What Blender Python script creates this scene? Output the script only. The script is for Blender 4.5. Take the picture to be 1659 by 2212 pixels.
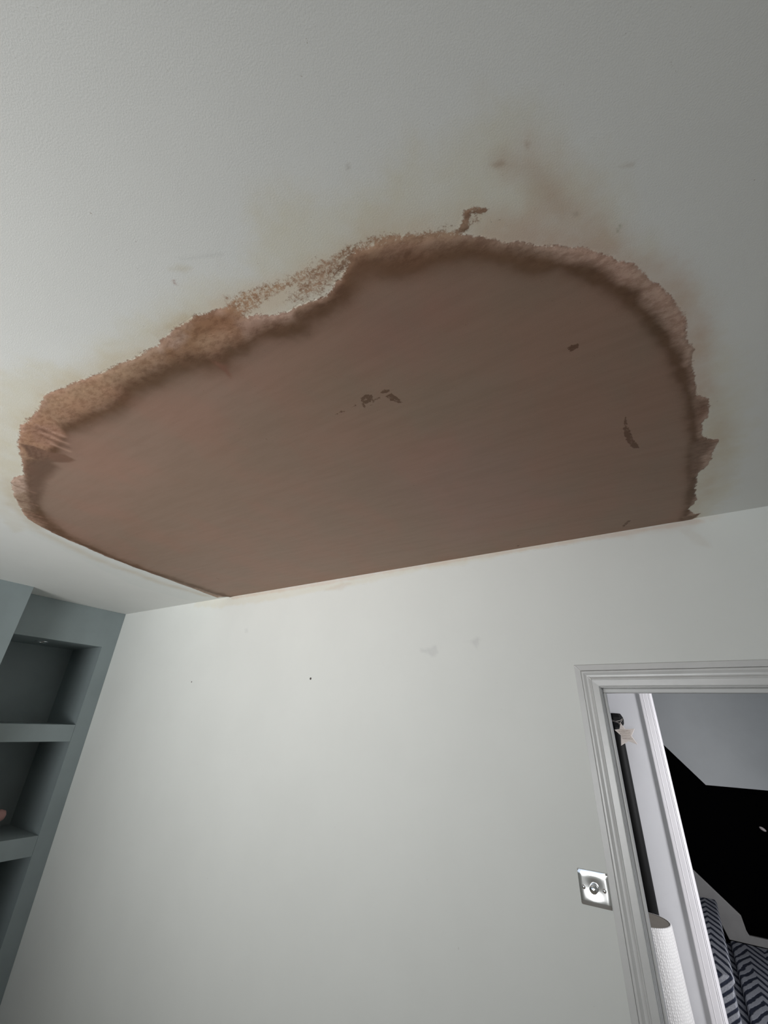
import bpy, bmesh, math, random
import numpy as np
from mathutils import Vector, Matrix, Quaternion

random.seed(7)
for o in list(bpy.data.objects):
    bpy.data.objects.remove(o)
S = bpy.context.scene
COL = S.collection

# ------------------------------------------------------------------ camera
F_PX = 892.0
cam_d = bpy.data.cameras.new('camera')
cam = bpy.data.objects.new('camera', cam_d)
COL.objects.link(cam)
cam_d.sensor_fit = 'HORIZONTAL'
cam_d.sensor_width = 36.0
cam_d.lens = 36.0 * F_PX / 1659.0
cam_d.clip_start = 0.01
cx = Vector((0.8465, 0.5310, 0.0383)).normalized()     # camera right, in room axes
cd = Vector((-0.4882, 0.7455, 0.4536))                 # camera forward
cd = (cd - cx * cd.dot(cx)).normalized()
cu = cx.cross(cd)
cam.matrix_world = Matrix(((cx.x, cu.x, -cd.x, 0.0), (cx.y, cu.y, -cd.y, -1.8),
                           (cx.z, cu.z, -cd.z, 1.8), (0, 0, 0, 1)))
S.camera = cam

# ------------------------------------------------------------------ light
S.view_settings.view_transform = 'Standard'
S.view_settings.look = 'None'
S.view_settings.exposure = 0.0
S.view_settings.gamma = 1.0
S.view_settings.use_curve_mapping = False
w = bpy.data.worlds.new('world'); S.world = w; w.use_nodes = True
w.node_tree.nodes['Background'].inputs[0].default_value = (0.75, 0.86, 1.0, 1)
w.node_tree.nodes['Background'].inputs[1].default_value = 1.0

def area(name, loc, target, sx, sy, power, col):
    d = bpy.data.lights.new(name, 'AREA'); d.shape = 'RECTANGLE'
    d.size = sx; d.size_y = sy; d.energy = power; d.color = col
    o = bpy.data.objects.new(name, d); COL.objects.link(o)
    o.location = loc
    v = Vector(target) - Vector(loc)
    o.rotation_euler = v.to_track_quat('-Z', 'Y').to_euler()
    return o
# daylight entering through the room window (front wall, behind the camera)
day = area('window_daylight', (-1.05, -4.36, 0.97), (-2.25, 0.0, 2.80), 1.6, 1.0, 23.5, (0.985, 0.985, 0.97))
day.data.spread = math.radians(69)
# broad fill lamp, added to brighten the right of the wall and ceiling
fill = area('right_fill_light', (0.05, -4.36, 1.45), (0.4, 0.0, 2.3), 0.9, 1.0, 9.0, (0.96, 0.98, 1.0))
fill.data.spread = math.radians(95)
hal = area('hall_daylight', (1.75, 0.22, 1.60), (-0.15, 1.07, 1.3), 0.5, 1.5, 18, (0.98, 0.97, 1.0))  # daylight entering by the glazed front door at the far right of the hall
hal.data.spread = math.radians(80)

ZC = 2.533       # ceiling height
XL = -3.751      # plane of the alcove shelving
XB = -3.515      # plane of the chimney breast

# ------------------------------------------------------------------ helpers
def tag(o, label=None, cat=None, group=None, kind=None):
    if label: o['label'] = label
    if cat: o['category'] = cat
    if group: o['group'] = group
    if kind: o['kind'] = kind
    return o

def empty(name, loc=(0, 0, 0), **k):
    o = bpy.data.objects.new(name, None); COL.objects.link(o); o.location = loc
    o.empty_display_size = 0.05
    bpy.context.view_layer.update()
    return tag(o, **k)

def link(name, bm, mat, parent=None, smooth=False, bevel=0.0, seg=2, **k):
    me = bpy.data.meshes.new(name)
    bmesh.ops.recalc_face_normals(bm, faces=bm.faces)
    bm.to_mesh(me); bm.free()
    mats = mat if isinstance(mat, (list, tuple)) else [mat]
    for m in mats: me.materials.append(m)
    if smooth:
        for p in me.polygons: p.use_smooth = True
    o = bpy.data.objects.new(name, me); COL.objects.link(o)
    if parent:
        o.parent = parent
        L = parent.location.copy(); pp = parent.parent
        while pp: L += pp.location; pp = pp.parent
        o.matrix_parent_inverse = Matrix.Translation(-L)
    if bevel:
        m = o.modifiers.new('bevel', 'BEVEL'); m.width = bevel; m.segments = seg
        m.limit_method = 'ANGLE'; m.angle_limit = math.radians(40)
        m.harden_normals = False
    return tag(o, **k)

def box(bm, x0, x1, y0, y1, z0, z1, mi=0):
    v = [bm.verts.new(p) for p in ((x0,y0,z0),(x1,y0,z0),(x1,y1,z0),(x0,y1,z0),
                                   (x0,y0,z1),(x1,y0,z1),(x1,y1,z1),(x0,y1,z1))]
    for f in ((0,3,2,1),(4,5,6,7),(0,1,5,4),(1,2,6,5),(2,3,7,6),(3,0,4,7)):
        fc = bm.faces.new([v[i] for i in f]); fc.material_index = mi

def bx(*a):
    bm = bmesh.new()
    if isinstance(a[0], (tuple, list)):
        for b in a: box(bm, *b)
    else: box(bm, *a)
    return bm

def lathe(profile, seg=40, origin=(0,0,0), axis='Z', bm=None):
    """profile: list of (r, h) along the axis."""
    bm = bm or bmesh.new()
    O = Vector(origin); rings = []
    def P(r, h, a):
        c, s = math.cos(a) * r, math.sin(a) * r
        if axis == 'Z': return O + Vector((c, s, h))
        if axis == 'Y': return O + Vector((c, h, s))
        return O + Vector((h, c, s))
    for r, h in profile:
        if r < 1e-6: rings.append([bm.verts.new(P(0, h, 0))])
        else: rings.append([bm.verts.new(P(r, h, 2*math.pi*i/seg)) for i in range(seg)])
    for a, b in zip(rings, rings[1:]):
        for i in range(seg):
            j = (i+1) % seg
            if len(a) == 1 and len(b) == 1: continue
            if len(a) == 1: bm.faces.new((a[0], b[i], b[j]))
            elif len(b) == 1: bm.faces.new((a[i], a[j], b[0]))
            else: bm.faces.new((a[i], a[j], b[j], b[i]))
    return bm

def tube(pts, r, seg=10, bm=None, cap=True):
    bm = bm or bmesh.new()
    pts = [Vector(p) for p in pts]; rings = []
    ref = Vector((0.13, 0.2, 1)).normalized()
    for i, p in enumerate(pts):
        t = (pts[min(i+1, len(pts)-1)] - pts[max(i-1, 0)]).normalized()
        u = t.cross(ref)
        if u.length < 1e-3: u = t.cross(Vector((1,0,0)))
        u.normalize(); v = t.cross(u)
        rr = r[i] if isinstance(r, (list, tuple)) else r
        rings.append([bm.verts.new(p + u*math.cos(2*math.pi*k/seg)*rr + v*math.sin(2*math.pi*k/seg)*rr) for k in range(seg)])
    for a, b in zip(rings, rings[1:]):
        for k in range(seg):
            l = (k+1) % seg
            bm.faces.new((a[k], a[l], b[l], b[k]))
    if cap:
        bm.faces.new(rings[0]); bm.faces.new(rings[-1])
    return bm

def prism_y(pts, y0, y1, bm=None, mi=0):
    """outline in (x, z) pushed through y."""
    bm = bm or bmesh.new()
    a = [bm.verts.new((x, y0, z)) for x, z in pts]
    b = [bm.verts.new((x, y1, z)) for x, z in pts]
    n = len(pts)
    f = bm.faces.new(a); f.material_index = mi
    f = bm.faces.new(b); f.material_index = mi
    for i in range(n):
        f = bm.faces.new((a[i], a[(i+1)%n], b[(i+1)%n], b[i])); f.material_index = mi
    return bm

# ------------------------------------------------------------------ materials
class NT:
    def __init__(s, name, rough=0.6, metal=0.0, spec=0.5):
        s.m = bpy.data.materials.new(name); s.m.use_nodes = True
        s.t = s.m.node_tree; s.b = s.t.nodes['Principled BSDF']
        s.b.inputs['Roughness'].default_value = rough
        s.b.inputs['Metallic'].default_value = metal
        s.b.inputs['Specular IOR Level'].default_value = spec
    def n(s, typ, **k):
        x = s.t.nodes.new(typ)
        for a, v in k.items(): setattr(x, a, v)
        return x
    def l(s, a, b): s.t.links.new(a, b)
    def math(s, op, a, b=None, clamp=False):
        x = s.n('ShaderNodeMath', operation=op); x.use_clamp = clamp
        for i, v in enumerate((a, b)):
            if v is None: continue
            if isinstance(v, (int, float)): x.inputs[i].default_value = v
            else: s.l(v, x.inputs[i])
        return x.outputs[0]
    def mix(s, f, a, b, blend='MIX'):
        x = s.n('ShaderNodeMix', data_type='RGBA', blend_type=blend)
        for sock, v in ((x.inputs[0], f), (x.inputs[6], a), (x.inputs[7], b)):
            if isinstance(v, (int, float)): sock.default_value = v
            elif isinstance(v, tuple): sock.default_value = (*v, 1) if len(v) == 3 else v
            else: s.l(v, sock)
        return x.outputs[2]
    def pos(s, scale=(1,1,1), rot=(0,0,0)):
        g = s.n('ShaderNodeNewGeometry'); m = s.n('ShaderNodeMapping')
        m.inputs['Scale'].default_value = scale; m.inputs['Rotation'].default_value = rot
        s.l(g.outputs['Position'], m.inputs['Vector']); return m.outputs[0]
    def noise(s, scale, detail=4, rough=0.55, vec=None, dist=0.0):
        x = s.n('ShaderNodeTexNoise'); x.inputs['Scale'].default_value = scale
        x.inputs['Detail'].default_value = detail; x.inputs['Roughness'].default_value = rough
        x.inputs['Distortion'].default_value = dist
        s.l(vec if vec is not None else s.pos(), x.inputs['Vector']); return x.outputs[0]
    def ramp(s, v, lo, hi, a=0.0, b=1.0):
        x = s.n('ShaderNodeMapRange', interpolation_type='SMOOTHSTEP')
        x.inputs[1].default_value = lo; x.inputs[2].default_value = hi
        x.inputs[3].default_value = a; x.inputs[4].default_value = b
        s.l(v, x.inputs[0]); return x.outputs[0]
    def bump(s, h, strength, dist):
        x = s.n('ShaderNodeBump'); x.inputs['Strength'].default_value = strength
        x.inputs['Distance'].default_value = dist
        s.l(h, x.inputs['Height']); s.l(x.outputs[0], s.b.inputs['Normal']); return x
    def base(s, c):
        if isinstance(c, tuple): s.b.inputs['Base Color'].default_value = (*c, 1)
        else: s.l(c, s.b.inputs['Base Color'])

def paint(name, c, rough=0.55, var=0.04, bump=0.15, bscale=220, bd=0.0006, spec=0.4):
    t = NT(name, rough, 0, spec)
    n = t.noise(3.0, 5, 0.6)
    c2 = tuple(x*(1-var*2) for x in c)
    t.base(t.mix(t.ramp(n, 0.35, 0.7), c, c2))
    if bump: t.bump(t.noise(bscale, 3, 0.6), bump, bd)
    return t.m

def plain(name, c, rough=0.5, metal=0.0, spec=0.5, bump=0):
    t = NT(name, rough, metal, spec)
    n = t.noise(14, 4)
    t.base(t.mix(t.ramp(n, 0.3, 0.75), c, tuple(x*0.9 for x in c)))
    if bump: t.bump(t.noise(260, 3), bump, 0.0005)
    return t.m

def stained(name, paint_c, bump_s, bscale, stipple_d, attr=True):
    """painted plaster whose stains come from attributes on the surface itself."""
    t = NT(name, 0.62, 0, 0.35)
    n0 = t.noise(2.2, 5, 0.6)
    base = t.mix(t.ramp(n0, 0.3, 0.75), paint_c, tuple(x*0.965 for x in paint_c))
    A = t.n('ShaderNodeAttribute', attribute_name='haze')
    B = t.n('ShaderNodeAttribute', attribute_name='plaster')
    D = t.n('ShaderNodeAttribute', attribute_name='dark')
    fine = t.noise(130, 6, 0.62)
    fine2 = t.noise(330, 3, 0.6)
    streak = t.noise(40, 5, 0.65, t.pos((1, 4.5, 1), (0, 0, math.radians(-25))))
    # thin watery haze
    hz = t.math('MULTIPLY', A.outputs['Alpha'], t.ramp(t.noise(9, 6, 0.65), 0.2, 0.75, 0.65, 1.25), True)
    col = t.mix(hz, base, A.outputs['Color'])
    # plaster coverage, broken up over the raised grain of the paint
    br = t.math('ADD', t.math('MULTIPLY', fine, 0.45), t.math('ADD', t.math('MULTIPLY', fine2, 0.3), t.math('MULTIPLY', streak, 0.25)))
    cv = t.math('ADD', B.outputs['Alpha'], t.math('MULTIPLY', t.math('SUBTRACT', br, 0.5), 2.0))
    m = t.ramp(cv, 0.34, 0.66)
    # tone of the plaster: broad cloudy blotches, trowel streaks, fine grain
    cloud = t.noise(2.6, 5, 0.6, t.pos((1.6, 1, 1), (0, 0, math.radians(25))))
    tone = t.mix(t.ramp(cloud, 0.38, 0.64), B.outputs['Color'],
                 t.mix(1.0, B.outputs['Color'], (1.07, 0.98, 0.97), 'MULTIPLY'))
    trowel = t.noise(5, 6, 0.7, t.pos((1, 7, 1), (0, 0, math.radians(18))))
    tone = t.mix(t.ramp(trowel, 0.35, 0.7, 0, 0.8), tone, t.mix(1.0, tone, (0.90, 0.89, 0.87), 'MULTIPLY'))
    MO = t.n('ShaderNodeAttribute', attribute_name='mottle')
    mn = t.noise(42, 7, 0.72, t.pos((1, 2.2, 1), (0, 0, math.radians(-35))))
    tone = t.mix(t.math('MULTIPLY', MO.outputs['Fac'], t.ramp(mn, 0.42, 0.62)), tone, t.mix(1.0, tone, (0.74, 0.69, 0.66), 'MULTIPLY'))
    tone = t.mix(t.math('MULTIPLY', MO.outputs['Fac'], t.ramp(t.noise(85, 6, 0.7), 0.54, 0.72, 0, 0.6)), tone, t.mix(1.0, tone, (1.35, 1.36, 1.36), 'MULTIPLY'))
    grain = t.noise(520, 2, 0.6)
    tone = t.mix(t.ramp(grain, 0.3, 0.75, 0, 0.7), tone, t.mix(1.0, tone, (0.88, 0.88, 0.88), 'MULTIPLY'))
    col = t.mix(m, col, tone)
    dk = t.ramp(t.math('ADD', D.outputs['Fac'], t.math('MULTIPLY', t.math('SUBTRACT', t.math('ADD', t.math('MULTIPLY', t.noise(62, 6, 0.7), .7), t.math('MULTIPLY', fine2, .3)), 0.5), 3.2)), 0.46, 0.6)
    col = t.mix(dk, col, t.mix(1.0, col, (0.50, 0.42, 0.36), 'MULTIPLY'))
    t.base(col)
    # roller stipple on paint, smoother on skim
    h = t.noise(bscale, 4, 0.6)
    inv = t.math('SUBTRACT', 1.0, t.math('MULTIPLY', m, 0.75))
    t.bump(t.math('ADD', t.math('MULTIPLY', h, inv), t.math('MULTIPLY', m, 0.12)), bump_s, stipple_d)
    return t.m

M_CEIL = stained('ceiling_paint_and_plaster', (0.78, 0.785, 0.76), 0.4, 450, 0.0009)
M_WALLB = stained('back_wall_paint', (0.78, 0.795, 0.765), 0.15, 240, 0.0008)
M_WALL = paint('wall_paint', (0.78, 0.795, 0.765))
M_BLUE = paint('blue_grey_paint', (0.285, 0.335, 0.345), 0.5, 0.05)
M_GLOSS = paint('white_satin_wood_paint', (0.70, 0.70, 0.69), 0.28, 0.05, 0.25, 60, 0.0012, 0.5)
M_HALLW = paint('hall_white_paint', (0.80, 0.80, 0.82))
M_HALLG = paint('hall_grey_paint', (0.50, 0.515, 0.515))
M_BLACK = plain('black_matt_paint', (0.0015, 0.0015, 0.0017), 0.95, 0, 0.0)
M_BLKMET = plain('black_post_lacquer', (0.005, 0.005, 0.005), 0.6, 0, 0.15)
M_CASING = paint('bright_white_casing_paint', (0.86, 0.84, 0.86), 0.35, 0.03, 0.1)
M_FLOOR = plain('oak_floor', (0.42, 0.36, 0.30), 0.5)
M_CHROME = NT('chrome', 0.10, 1.0); M_CHROME.base((0.86, 0.87, 0.88)); M_CHROME = M_CHROME.m
M_STAR = plain('whitewashed_wood', (0.80, 0.72, 0.66), 0.6)
M_INK = plain('brown_ink', (0.35, 0.27, 0.21), 0.8)
M_CORD = plain('pale_twine', (0.33, 0.30, 0.27), 0.8)
M_PINK = plain('pink_plush', (0.50, 0.29, 0.27), 0.95, 0, 0.1, 0.6)
M_KRAFT = plain('kraft_card', (0.30, 0.27, 0.23), 0.85)
M_OVAL = plain('pale_ceramic', (0.55, 0.48, 0.46), 0.4)
M_HOLE = plain('dark_hole', (0.03, 0.03, 0.03), 0.95)
M_PLUG = plain('grey_plastic_plug', (0.20, 0.18, 0.17), 0.7)
M_LENS = plain('frosted_lamp_lens', (0.45, 0.47, 0.47), 0.25)

def tex_dimple():
    t = NT('embossed_white_sheet', 0.6, 0, 0.3)
    v = t.n('ShaderNodeTexVoronoi'); v.inputs['Scale'].default_value = 150
    v.inputs['Randomness'].default_value = 0.35
    t.l(t.pos((1, 1, 0.7)), v.inputs['Vector'])
    h = t.ramp(v.outputs['Distance'], 0.1, 0.65)
    t.base(t.mix(h, (0.80, 0.79, 0.775), (0.63, 0.62, 0.61)))
    t.bump(t.math('SUBTRACT', 1.0, h), 0.6, 0.002)
    return t.m
M_DIMPLE = tex_dimple()

def tex_chevron():
    t = NT('herringbone_carpet', 0.95, 0, 0.05)
    g = t.n('ShaderNodeNewGeometry'); s = t.n('ShaderNodeSeparateXYZ'); t.l(g.outputs['Position'], s.inputs[0])
    wob = t.math('MULTIPLY', t.math('SUBTRACT', t.noise(9, 3), 0.5), 0.03)
    x = t.math('ADD', s.outputs['X'], wob)
    zy = t.math('SUBTRACT', t.math('MULTIPLY', s.outputs['Z'], 3.0), s.outputs['Y'])
    tri = t.math('PINGPONG', x, 0.080)
    v = t.math('ADD', t.math('MULTIPLY', zy, 1.0), t.math('MULTIPLY', tri, 2.2))
    st = t.math('PINGPONG', t.math('ADD', v, wob), 0.048)
    band = t.ramp(st, 0.014, 0.026)
    yarn = t.noise(330, 2)
    c = t.mix(band, (0.035, 0.040, 0.06), (0.37, 0.38, 0.41))
    c = t.mix(t.ramp(yarn, 0.35, 0.65, 0, 0.7), c, t.mix(1.0, c, (0.55, 0.55, 0.58), 'MULTIPLY'))
    t.base(c)
    t.bump(t.math('ADD', band, yarn), 0.6, 0.003)
    return t.m
M_CARPET = tex_chevron()

# ------------------------------------------------------------------ stain painting (numpy)
def vnoise(x, y, scale, octs=4, seed=0, rough=0.55):
    out = np.zeros_like(x); amp = 1; tot = 0
    for o in range(octs):
        rng = np.random.RandomState(seed*31 + o)
        T = rng.rand(256, 256)
        u = x*scale; v = y*scale
        iu = np.floor(u).astype(int); iv = np.floor(v).astype(int)
        fu = u-iu; fv = v-iv
        fu = fu*fu*(3-2*fu); fv = fv*fv*(3-2*fv)
        a = T[iu % 256, iv % 256]; b = T[(iu+1) % 256, iv % 256]
        c = T[iu % 256, (iv+1) % 256]; d = T[(iu+1) % 256, (iv+1) % 256]
        out += amp*((a*(1-fu)+b*fu)*(1-fv)+(c*(1-fu)+d*fu)*fv)
        tot += amp; amp *= rough; scale *= 2.03
    return out/tot

def segdist(x, y, P, closed):
    P = np.array(P); n = len(P); best = np.full(x.shape, 1e9)
    inside = np.zeros(x.shape, bool)
    for i in range(n if closed else n-1):
        ax, ay = P[i]; bx_, by_ = P[(i+1) % n]
        dx, dy = bx_-ax, by_-ay; L = dx*dx+dy*dy + 1e-12
        t = np.clip(((x-ax)*dx+(y-ay)*dy)/L, 0, 1)
        best = np.minimum(best, (x-ax-t*dx)**2+(y-ay-t*dy)**2)
        if closed:
            c = ((ay > y) != (by_ > y))
            xs = ax+(y-ay)*(dx)/(dy if abs(dy) > 1e-9 else 1e-9)
            inside ^= c & (x < xs)
    d = np.sqrt(best)
    return np.where(inside, d, -d) if closed else d

def sst(a, lo, hi):
    t = np.clip((a-lo)/(hi-lo), 0, 1); return t*t*(3-2*t)

class Canvas:
    def __init__(s, x, y):
        s.x, s.y = x, y; n = len(x)
        s.col = np.tile(np.array([0.31, 0.21, 0.165]), (n, 1)); s.cov = np.zeros(n)
        s.hc = np.tile(np.array([0.72, 0.70, 0.60]), (n, 1)); s.ha = np.zeros(n); s.dk = np.zeros(n); s.mo = np.zeros(n)
    def _w(s, P, soft, rag, seed, shift=0.0):
        P = np.array(P); mx = soft+rag+0.02
        idx = np.where((s.x > P[:,0].min()-mx) & (s.x < P[:,0].max()+mx) & (s.y > P[:,1].min()-mx) & (s.y < P[:,1].max()+mx))[0]
        x, y = s.x[idx], s.y[idx]
        d = segdist(x, y, P, True)+shift
        if rag: d = d + (vnoise(x, y, 14, 5, seed, 0.7)-0.5)*2*rag
        return idx, sst(d, -soft, soft)
    def fill(s, P, cov=None, col=None, soft=0.01, rag=0.01, seed=1, shift=0.0, mode='mix'):
        idx, w = s._w(P, soft, rag, seed, shift)
        if cov is not None:
            if mode == 'mix': s.cov[idx] = s.cov[idx]*(1-w)+cov*w
            else: s.cov[idx] = np.maximum(s.cov[idx], cov*w)
        if col is not None:
            s.col[idx] = s.col[idx]*(1-w[:,None])+np.array(col)*w[:,None]
    def haze(s, P, a, col, soft=0.03, rag=0.03, seed=2):
        idx, w = s._w(P, soft, rag, seed); w = w*a
        A = s.ha[idx]; s.hc[idx] = (s.hc[idx]*(A*(1-w))[:,None]+np.array(col)*w[:,None])/np.maximum(A*(1-w)+w, 1e-6)[:,None]
        s.ha[idx] = A*(1-w)+w
    def hband(s, P, width, a, col, seed=9):
        A0 = np.array(P); mx = width*3
        idx = np.where((s.x > A0[:,0].min()-mx) & (s.x < A0[:,0].max()+mx) & (s.y > A0[:,1].min()-mx) & (s.y < A0[:,1].max()+mx))[0]
        x, y = s.x[idx], s.y[idx]
        q = segdist(x, y, P, False)/width+(vnoise(x, y, 18, 5, seed, 0.7)-0.5)*1.2
        w = np.exp(-np.maximum(q, 0)**2)*a
        A = s.ha[idx]; s.hc[idx] = (s.hc[idx]*(A*(1-w))[:,None]+np.array(col)*w[:,None])/np.maximum(A*(1-w)+w, 1e-6)[:,None]
        s.ha[idx] = A*(1-w)+w
    def dark(s, P, a=0.8, soft=0.006, rag=0.006, seed=3):
        idx, w = s._w(P, soft, rag, seed); s.dk[idx] = np.maximum(s.dk[idx], w*a)
    def band(s, P, width, col, a=1.0, cov=None, rag=0.3, seed=4):
        """width: number or one per point"""
        P = [tuple(p) for p in P]
        W = width if isinstance(width, (list, tuple)) else [width]*len(P)
        A = np.array(P); mx = max(W)*3
        idx = np.where((s.x > A[:,0].min()-mx) & (s.x < A[:,0].max()+mx) & (s.y > A[:,1].min()-mx) & (s.y < A[:,1].max()+mx))[0]
        x, y = s.x[idx], s.y[idx]; q = np.full(x.shape, 1e9)
        for i in range(len(P)-1):
            ax, ay = P[i]; dx, dy = P[i+1][0]-ax, P[i+1][1]-ay; L = dx*dx+dy*dy+1e-12
            t = np.clip(((x-ax)*dx+(y-ay)*dy)/L, 0, 1)
            ww = W[i]*(1-t)+W[i+1]*t
            q = np.minimum(q, np.sqrt((x-ax-t*dx)**2+(y-ay-t*dy)**2)/ww)
        q = q+(vnoise(x, y, 22, 4, seed, 0.65)-0.5)*2*rag
        wt = np.exp(-np.maximum(q, 0)**2*1.1)*a
        s.col[idx] = s.col[idx]*(1-wt[:,None])+np.array(col)*wt[:,None]
        if cov is not None: s.cov[idx] = np.maximum(s.cov[idx], cov*np.exp(-np.maximum(q, 0)**2*1.1))

def attach(me, verts_idx, cv):
    def put(name, rgb, a):
        at = me.attributes.new(name, 'FLOAT_COLOR', 'POINT')
        d = np.concatenate([rgb[verts_idx], a[verts_idx][:, None]], 1).astype(np.float32)
        at.data.foreach_set('color', d.ravel())
    put('haze', cv.hc, cv.ha); put('plaster', cv.col, cv.cov)
    at = me.attributes.new('dark', 'FLOAT', 'POINT'); at.data.foreach_set('value', cv.dk[verts_idx].astype(np.float32))
    at = me.attributes.new('mottle', 'FLOAT', 'POINT'); at.data.foreach_set('value', cv.mo[verts_idx].astype(np.float32))

def mesh_np(name, V, Q, mat, cv=None, vidx=None, smooth=True):
    me = bpy.data.meshes.new(name)
    me.vertices.add(len(V)); me.vertices.foreach_set('co', V.astype(np.float32).ravel())
    me.loops.add(len(Q)*4); me.loops.foreach_set('vertex_index', Q.ravel().astype(np.int32))
    me.polygons.add(len(Q)); me.polygons.foreach_set('loop_start', np.arange(0, len(Q)*4, 4, dtype=np.int32))
    me.update(calc_edges=True)
    if cv is not None: attach(me, vidx, cv)
    me.materials.append(mat)
    if smooth: me.polygons.foreach_set('use_smooth', np.ones(len(Q), bool))
    o = bpy.data.objects.new(name, me); COL.objects.link(o)
    return o

def gridquads(nx, ny):
    i, j = np.meshgrid(np.arange(nx-1), np.arange(ny-1), indexing='ij')
    a = (i*ny+j).ravel()
    return np.stack([a, a+1, a+ny+1, a+ny], 1)      # facing -Z for a ceiling

def extra_quads(V, Q, quads):
    n = len(V)
    V2 = np.array([p for q in quads for p in q]); Q2 = n+np.arange(len(quads)*4).reshape(-1, 4)
    return np.concatenate([V, V2]), np.concatenate([Q, Q2])

# ================================================================== STRUCTURE
XR = 1.35; YF = -4.40
# --- ceiling with the plaster repair -------------------------------
gx = np.arange(-2.80, 0.60+1e-6, 0.004); gy = np.linspace(-1.90, 0.0, 476)
GX, GY = np.meshgrid(gx, gy, indexing='ij'); px, py = GX.ravel(), GY.ravel()
cv = Canvas(px, py)

CREAM = (0.70, 0.655, 0.52); PINKC = (0.62, 0.49, 0.40); ORANGE = (0.42, 0.265, 0.170)
RICH = (0.35, 0.20, 0.115); DEEP = (0.17, 0.095, 0.055); CORE = (0.30, 0.205, 0.152); PALE = (0.58, 0.43, 0.345)
# cream water haze round the patch
cv.haze([(-1.344,-1.703),(-1.157,-1.649),(-0.953,-1.596),(-0.747,-1.575),(-0.630,-1.579),(-0.491,-1.539),(-0.420,-1.582),(-0.397,-1.617),(-0.330,-1.588),(-0.254,-1.543),(-0.184,-1.533),(-0.117,-1.512),(-0.081,-1.528),(-0.047,-1.530),(-0.010,-1.508),(0.018,-1.449),(0.066,-1.405),(0.090,-1.353),(0.089,-1.277),(0.131,-1.190),(0.201,-1.055),(0.254,-0.896),(0.292,-0.711),(0.322,-0.481),(0.324,-0.185),(0.257,0.039),(-0.095,0.033),(-0.305,-0.971),(-0.854,-1.281),(-1.603,-1.434),(-2.202,-1.271),(-1.808,-1.547)], 0.62, CREAM, 0.05, 0.05, 11)
cv.haze([(-1.931,-1.399),(-2.391,-1.202),(-2.571,-0.876),(-2.825,-0.417),(-2.853,0.026),(-2.483,-0.016),(-2.353,-0.686),(-2.086,-1.210)], 0.22, (0.66,0.70,0.68), 0.02, 0.02, 12)
cv.haze([(-0.661,-1.525),(-0.596,-1.529),(-0.452,-1.506),(-0.305,-1.473),(-0.193,-1.442),(-0.125,-1.406),(-0.143,-1.362),(-0.401,-1.432),(-0.668,-1.461)], 0.5, (0.76,0.68,0.57), 0.02, 0.03, 13)
cv.haze([(-0.046,-1.466),(-0.017,-1.462),(-0.002,-1.469),(0.015,-1.436),(0.037,-1.385),(0.069,-1.337),(0.087,-1.261),(0.084,-1.227),(-0.002,-1.292),(-0.070,-1.360),(-0.081,-1.396),(-0.031,-1.389),(-0.013,-1.401),(-0.024,-1.439)], 0.55, PINKC, 0.035, 0.03, 14)
cv.haze([(-0.047,-1.473),(-0.035,-1.470),(-0.004,-1.437),(0.026,-1.392),(0.036,-1.341),(0.021,-1.335),(-0.004,-1.381),(-0.024,-1.436)], 0.30, (0.50,0.38,0.29), 0.02, 0.02, 15)
cv.haze([(0.223,-0.853),(0.263,-0.746),(0.305,-0.561),(0.325,-0.314),(0.278,-0.098),(0.234,-0.234),(0.271,-0.458),(0.239,-0.684)], 0.22, (0.56,0.48,0.38), 0.02, 0.02, 16)
cv.haze([(0.186,-1.075),(0.217,-1.022),(0.240,-0.932),(0.222,-0.869),(0.199,-0.983)], 0.22, (0.56,0.44,0.34), 0.02, 0.02, 17)
cv.haze([(-1.490,-1.641),(-1.380,-1.601),(-1.408,-1.523),(-1.661,-1.466),(-2.165,-1.350),(-2.325,-1.226),(-2.455,-1.235),(-2.166,-1.442)], 0.34, (0.66,0.61,0.49), 0.02, 0.03, 18)
cv.haze([(-0.616,-1.622),(-0.595,-1.617),(-0.578,-1.603),(-0.595,-1.603)], 0.45, (0.56,0.49,0.33), 0.008, 0.006, 19)
cv.haze([(-0.582,-1.626),(-0.538,-1.605),(-0.507,-1.589),(-0.540,-1.603),(-0.578,-1.619)], 0.30, (0.42,0.42,0.40), 0.006, 0.004, 20)
cv.haze([(-0.903,-1.590),(-0.801,-1.573),(-0.767,-1.563),(-0.795,-1.556),(-0.875,-1.574)], 0.30, (0.60,0.54,0.38), 0.015, 0.01, 21)
cv.haze([(-0.780,-1.554),(-0.677,-1.547),(-0.678,-1.535),(-0.739,-1.537),(-0.786,-1.529)], 0.45, (0.58,0.50,0.36), 0.01, 0.01, 22)
for P in ([(-0.055,-1.471),(-0.039,-1.467),(-0.035,-1.461),(-0.046,-1.461)], [(-0.006,-1.469),(-0.003,-1.472),(0.000,-1.468),(-0.005,-1.464)]):
    cv.haze(P, 0.6, (0.40,0.27,0.18), 0.004, 0.005, 23)
cv.haze([(0.103,-1.371),(0.110,-1.372),(0.123,-1.366),(0.119,-1.363),(0.110,-1.367)], 0.5, (0.40,0.32,0.24), 0.004, 0.006, 24)
cv.haze([(-0.237,-1.580),(-0.231,-1.579),(-0.236,-1.575),(-0.240,-1.575)], 0.6, (0.40,0.36,0.32), 0.003, 0.003, 25)
cv.haze([(-0.630,-1.606),(-0.625,-1.605),(-0.630,-1.599),(-0.630,-1.595),(-0.637,-1.598)], 0.85, (0.35,0.22,0.19), 0.003, 0.002, 26)
cv.haze([(0.036,-1.341),(0.040,-1.341),(0.042,-1.336),(0.037,-1.336)], 0.6, (0.40,0.34,0.28), 0.003, 0.003, 27)
cv.haze([(0.089,-1.275),(0.096,-1.286),(0.098,-1.283),(0.091,-1.273)], 0.6, (0.36,0.38,0.28), 0.002, 0.002, 28)
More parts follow.
